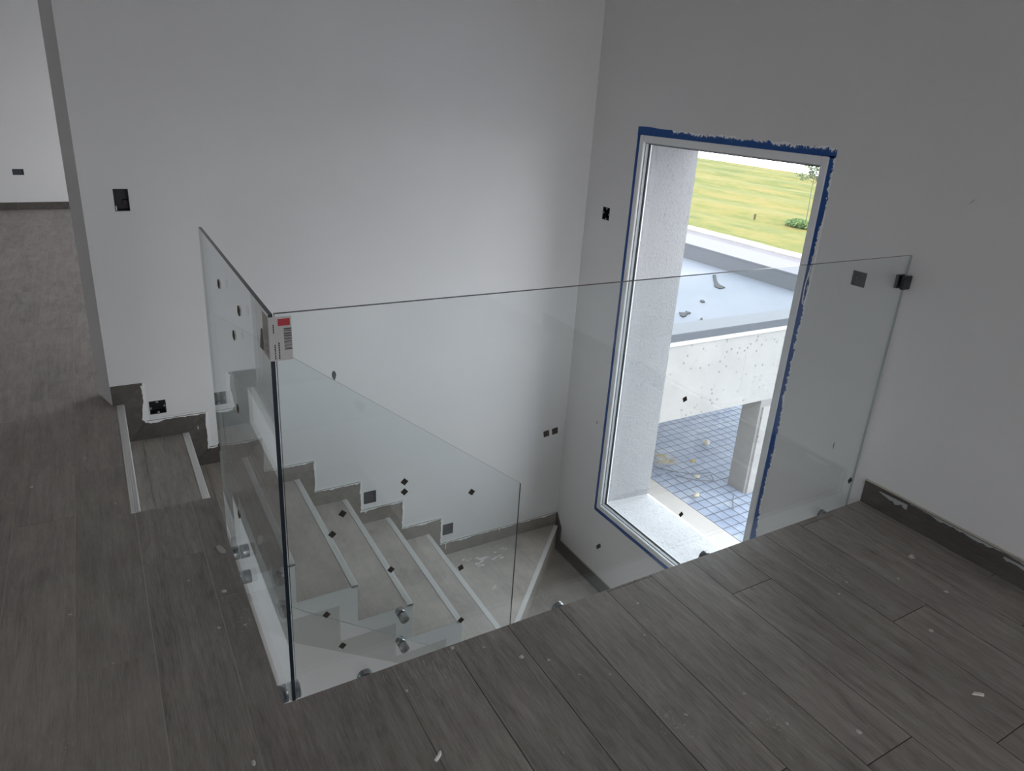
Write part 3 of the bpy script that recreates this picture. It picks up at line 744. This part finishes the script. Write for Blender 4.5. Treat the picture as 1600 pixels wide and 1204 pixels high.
# grey teardrop plug hooked on the sloping edge
bm = bmesh.new(); tear = []
for i in range(20):
    a = 2 * math.pi * i / 20; u = 0.0085 * math.sin(a) * (1 if math.cos(a) > 0 else (1 + 0.75 * math.cos(a))); v = 0.018 * math.cos(a) - (0.004 if math.cos(a) < 0 else 0)
    tear.append((0.464 + u + 0.10 * v * -0.3, 0.4505 + v))
add_prism(bm, tear, 1, YG - 0.0095, YG - 0.0055); bmesh.ops.bevel(bm, geom=bm.edges[:], offset=0.001, segments=1, affect='EDGES')
fin(bm, 'rubber_plug', PLUG, gs)
# clamp holding the front panel to the right wall
cl = thing('glass_clamp', 'dark metal clamp fixing the glass edge to the right wall near its top', 'clamp')
box('clamp_jaw', DARKST, (LB - 0.046, LB - 0.0005, GY - 0.014, GY - 0.0005, 0.905, 0.957), cl, bev=0.002)
box('clamp_jaw', DARKST, (LB - 0.046, LB - 0.0005, GY + GT + 0.0005, GY + GT + 0.014, 0.905, 0.957), cl, bev=0.002)
box('clamp_plate', DARKST, (LB - 0.0100, LB - 0.0005, GY - 0.0005, GY + GT + 0.0005, 0.907, 0.955), cl)

# ------------------------------------------------------------------ outside: ground, road, lawn
box('ground', GROUND, (-40, 20.0, -60, 80, ZG - 0.2, ZG - 0.06), kind='structure')
box('concrete_apron', APRON, (LB + 0.435, 5.79, -6, 12, ZG - 0.06, GZ), kind='structure')
box('road', ROAD, (12.0, 21.5, -60, 90, ZG - 0.06, ZG), kind='structure')
kb = struct('kerb', 'pale kerb stones between the road and the lawn')
yk = -10.0
while yk < 60:
    box('kerb_stone', KERB, (21.2, 21.9, yk + 0.01, yk + 0.99, ZG - 0.06, ZG + 0.05 + random.uniform(-.01, .01)), kb); yk += 1.0
bm = bmesh.new(); nxx, nyy = 40, 60
grid = [[bm.verts.new((21.9 + (53 - 21.9) * i / nxx, -30 + 130 * j / nyy, ZG + 0.02 + 0.10 * math.sin(i * 0.9 + j * 0.25) * min(1, i / 6) + random.uniform(-.03, .03) * min(1, i / 3))) for j in range(nyy + 1)] for i in range(nxx + 1)]
for i in range(nxx):
    for j in range(nyy): bm.faces.new((grid[i][j], grid[i + 1][j], grid[i + 1][j + 1], grid[i][j + 1]))
fin(bm, 'lawn', LAWN, None, 'structure', True)

# sheet with welded steel mesh under the wing
box('plastic_sheet', SHEET, (5.79, 12.0, -6, 14, ZG - 0.06, ZG), kind='structure')
bm = bmesh.new(); i = 0
x = 5.9
while x < 10.4:
    for ya, yb in (((2.2, 3.97), (4.30, 9.5)) if 6.79 < x < 7.02 else ((2.2, 9.5),)): add_box(bm, x - .0030, x + .0030, ya, yb, ZG + 0.016, ZG + 0.022)
    x += 0.15
yy = 2.3
while yy < 9.5:
    for xa, xb in (((5.85, 6.79), (7.02, 10.4)) if 3.97 < yy < 4.30 else ((5.85, 10.4),)): add_box(bm, xa, xb, yy - .0030, yy + .0030, ZG + 0.009, ZG + 0.015)
    yy += 0.15
o = fin(bm, 'reinforcing_mesh', BAR); tag(o, 'welded steel reinforcing mesh laid over the blue sheet outside', 'mesh'); o['kind'] = 'stuff'
def rope(pts, r, label):
    bm = bmesh.new(); add_tube(bm, pts, r, 6); tag(fin(bm, 'rope', ROPE), label, 'rope')
rope([(6.3 + 0.27 * i, 6.215 + 0.012 * math.sin(i * 1.7), ZG + 0.045) for i in range(11)], 0.014, 'white cord lying across the reinforcing mesh under the beam')
rope([(9.10, 6.27, ZG + 0.09), (8.98, 6.6, ZG + 0.05), (8.86, 7.1, ZG + 0.05)], 0.011, 'short white cord leading away beside the concrete column')
def stone(x, y, r, label, m=STONE, sq=(1, .8, .6)):
    bm = bmesh.new(); bmesh.ops.create_icosphere(bm, subdivisions=2, radius=1)
    for v in bm.verts: v.co = Vector((v.co.x * sq[0], v.co.y * sq[1], v.co.z * sq[2])) * r * random.uniform(0.8, 1.15)
    o = fin(bm, 'stone', m); o.location = (x, y, ZG + 0.025 + r * sq[2] * 0.85); tag(o, label, 'stone', 'stones on the mesh'); return o
stone(7.37, 5.267, 0.060, 'pale round stone in the middle of the reinforcing mesh')
stone(6.127, 4.189, 0.050, 'pale stone on the mesh nearest the window sill')
stone(6.50, 4.56, 0.042, 'small yellowish stone on the mesh next to bent wires')
stone(6.78, 4.93, 0.040, 'small flat stone on the mesh beside the straw', STRAW, (1.3, .9, .4))
bm = bmesh.new()
for _ in range(26):
    a = random.uniform(-.5, .5) + 2.6; L = random.uniform(.06, .2); x = 6.42 + random.gauss(0, .07); y = 5.06 + random.gauss(0, .09)
    add_tube(bm, [(x, y, ZG + 0.06), (x + L * math.cos(a), y + L * math.sin(a), ZG + 0.065 + random.uniform(0, .02))], 0.004, 4)
o = fin(bm, 'straw', STRAW); tag(o, 'small tuft of yellow straw on the reinforcing mesh', 'straw'); o['kind'] = 'stuff'
for lab, pp in (('long bent wire offcut lying on the mesh', [(6.05, 5.15), (6.25, 4.85), (6.5, 4.62), (6.75, 4.55)]), ('short curved wire offcut on the mesh near the sill', [(6.25, 4.72), (6.40, 4.50), (6.62, 4.36), (6.7, 4.5)]), ('bent wire offcut on the mesh by the column foot', [(6.35, 3.75), (6.5, 3.9), (6.62, 4.0)])):
    bm = bmesh.new(); add_tube(bm, [(a, b_, ZG + 0.036 + 0.006 * i) for i, (a, b_) in enumerate(pp)], 0.008, 5); tag(fin(bm, 'wire_offcut', BAR), lab, 'wire')

# concrete wing with membrane roof
bg_ = thing('building_wing', 'low concrete wing with pale blue membrane roof outside the window', 'building')
YB = 4.0
for xa, xb in ((3.0, 6.3490), (6.3505, 12.0)): prism('beam', CONC, [(YB, -1.93), (YB + 0.32, -1.93), (YB + 0.32, -0.992), (YB, -0.992)], 0, xa, xb, bg_)
box('drip_edge', DRIP, (3.0, 12.0, YB - 0.022, YB + 0.04, -0.990, -0.945), bg_)
box('parapet_flashing', CAPD, (3.0, 12.0, YB - 0.012, YB + 0.02, -0.944, -0.865), bg_)
box('parapet_cap', CAPM, (3.0, 12.0, YB - 0.010, YB + 0.30, -0.864, -0.850), bg_)
box('parapet_body', CAPM, (3.0, 12.0, YB + 0.021, YB + 0.28, -0.99, -0.865), bg_)
box('roof_membrane', MEMB, (3.0, 8.80, YB + 0.285, 14.0, -1.03, -1.02), bg_)
box('roof_slab', CONC, (3.0, 9.2, YB + 0.325, 14.0, -1.25, -1.031), bg_)
box('back_parapet', CAPM, (8.80, 9.15, YB + 0.30, 14.0, -1.02, -0.775), bg_)
box('back_parapet_cap', simple('pale_coping', (0.165, 0.163, 0.182), 0.7), (8.79, 9.55, YB + 0.30, 14.0, -0.774, -0.755), bg_)
box('column', CONC_SHADE, (6.806, 7.0, YB + 0.004, YB + 0.285, ZG, -1.99), bg_)
box('column_head', CONC_SHADE, (6.806, 7.06, YB + 0.002, YB + 0.30, -1.988, -1.931), bg_)
bm = bmesh.new()
box('column_lit_face', CONC, (6.85, 7.0, YB - 0.018, YB + 0.0035, ZG, -2.03), bg_)  # paler slab: the column's lit side put into the concrete colour
# debris on the roof
def scrap(x, y, pts, label):
    bm = bmesh.new(); add_prism(bm, [(x + a, y + b_) for a, b_ in pts], 2, -1.0195, -1.004); o = fin(bm, 'roof_debris', simple('dark_scrap', (0.025, 0.027, 0.03), 0.8)); tag(o, label, 'debris'); return o
scrap(0, 0, [(8.27, 6.53), (8.33, 6.52), (8.02, 6.19), (7.90, 6.02), (7.86, 5.86), (7.72, 5.83), (7.74, 5.96), (7.90, 6.13)], 'dark streak of torn felt lying on the pale blue roof')
scrap(0, 0, [(6.12, 4.95), (6.20, 5.06), (6.27, 5.00), (6.33, 5.08), (6.34, 4.99), (6.24, 4.96), (6.20, 4.92), (6.10, 4.88)], 'crumpled dark scrap at the left edge of the pale roof')
scrap(0, 0, [(6.95, 5.44), (6.97, 5.39), (6.92, 5.33), (6.87, 5.34), (6.90, 5.40)], 'tiny dark scrap in the middle of the pale roof')
scrap(0, 0, [(6.275, 4.75), (6.32, 4.77), (6.24, 4.66), (6.16, 4.61), (6.18, 4.66)], 'small dark sliver on the roof near its front edge')

# sapling, bush and stake on the lawn
sp = thing('sapling', 'young thin tree with a sparse crown standing on the lawn', 'tree', loc=(27.9, 19.87, ZG))
bm = bmesh.new(); tr = [(0, 0, 0), (.03, .02, .8), (.0, .05, 1.7), (.05, .02, 2.5), (.02, .0, 3.2)]
for a, b_, r in zip(tr, tr[1:], (.022, .02, .016, .012)): add_tube(bm, [a, b_], r, 6)
fin(bm, 'trunk', BARK, sp)
bm = bmesh.new(); lv = bmesh.new()
for i in range(11):
    a = i * 2.4; z0 = 1.9 + 0.09 * i; L = random.uniform(.35, .75)
    p0 = Vector((.03, .03, z0)); p1 = p0 + Vector((math.cos(a) * L, math.sin(a) * L, random.uniform(.15, .45)))
    add_tube(bm, [p0, p1], .010, 4)
    for _ in range(60):
        c = p0.lerp(p1, random.uniform(.35, 1.05)) + Vector((random.gauss(0, .10), random.gauss(0, .10), random.gauss(0, .08)))
        u = Vector((random.uniform(-1, 1), random.uniform(-1, 1), random.uniform(-1, 1))).normalized() * .07; v_ = u.orthogonal().normalized() * .04
        vv = [lv.verts.new(c + q_) for q_ in (-u, v_, u, -v_)]; lv.faces.new(vv)
fin(bm, 'branches', BARK, sp); fin(lv, 'foliage', LEAF, sp, 'stuff')
bu = thing('bush', 'low green bush on the lawn at the foot of the sapling', 'bush', loc=(27.55, 19.9, ZG))
lv = bmesh.new()
for _ in range(900):
    a = random.uniform(0, 6.28); e = random.uniform(0, 1.5); rr = random.uniform(.6, 1.0)
    c = Vector((math.cos(a) * math.cos(e) * .45 * rr, math.sin(a) * math.cos(e) * .8 * rr, math.sin(e) * .30 * rr + .03))
    u = Vector((random.uniform(-1, 1), random.uniform(-1, 1), random.uniform(-1, 1))).normalized() * .08; v_ = u.orthogonal().normalized() * .045
    lv.faces.new([lv.verts.new(c + q_) for q_ in (-u, v_, u, -v_)])
fin(lv, 'foliage', LEAFB, bu, 'stuff')
bm = bmesh.new(); add_tube(bm, [(0, 0, 0), (0.03, 0.0, .18)], .03, 6)
sb = fin(bm, 'stem', BARK, bu)
bm = bmesh.new(); add_prism(bm, [(-.035, -.035), (.035, -.035), (.035, .035), (-.035, .035)], 2, 0, .26)
o = fin(bm, 'stake', simple('dark_stake_wood', (0.09, 0.07, 0.045), 0.9)); o.location = (26.9, 21.95, ZG); tag(o, 'short dark stake standing in the lawn left of the bush', 'stake')
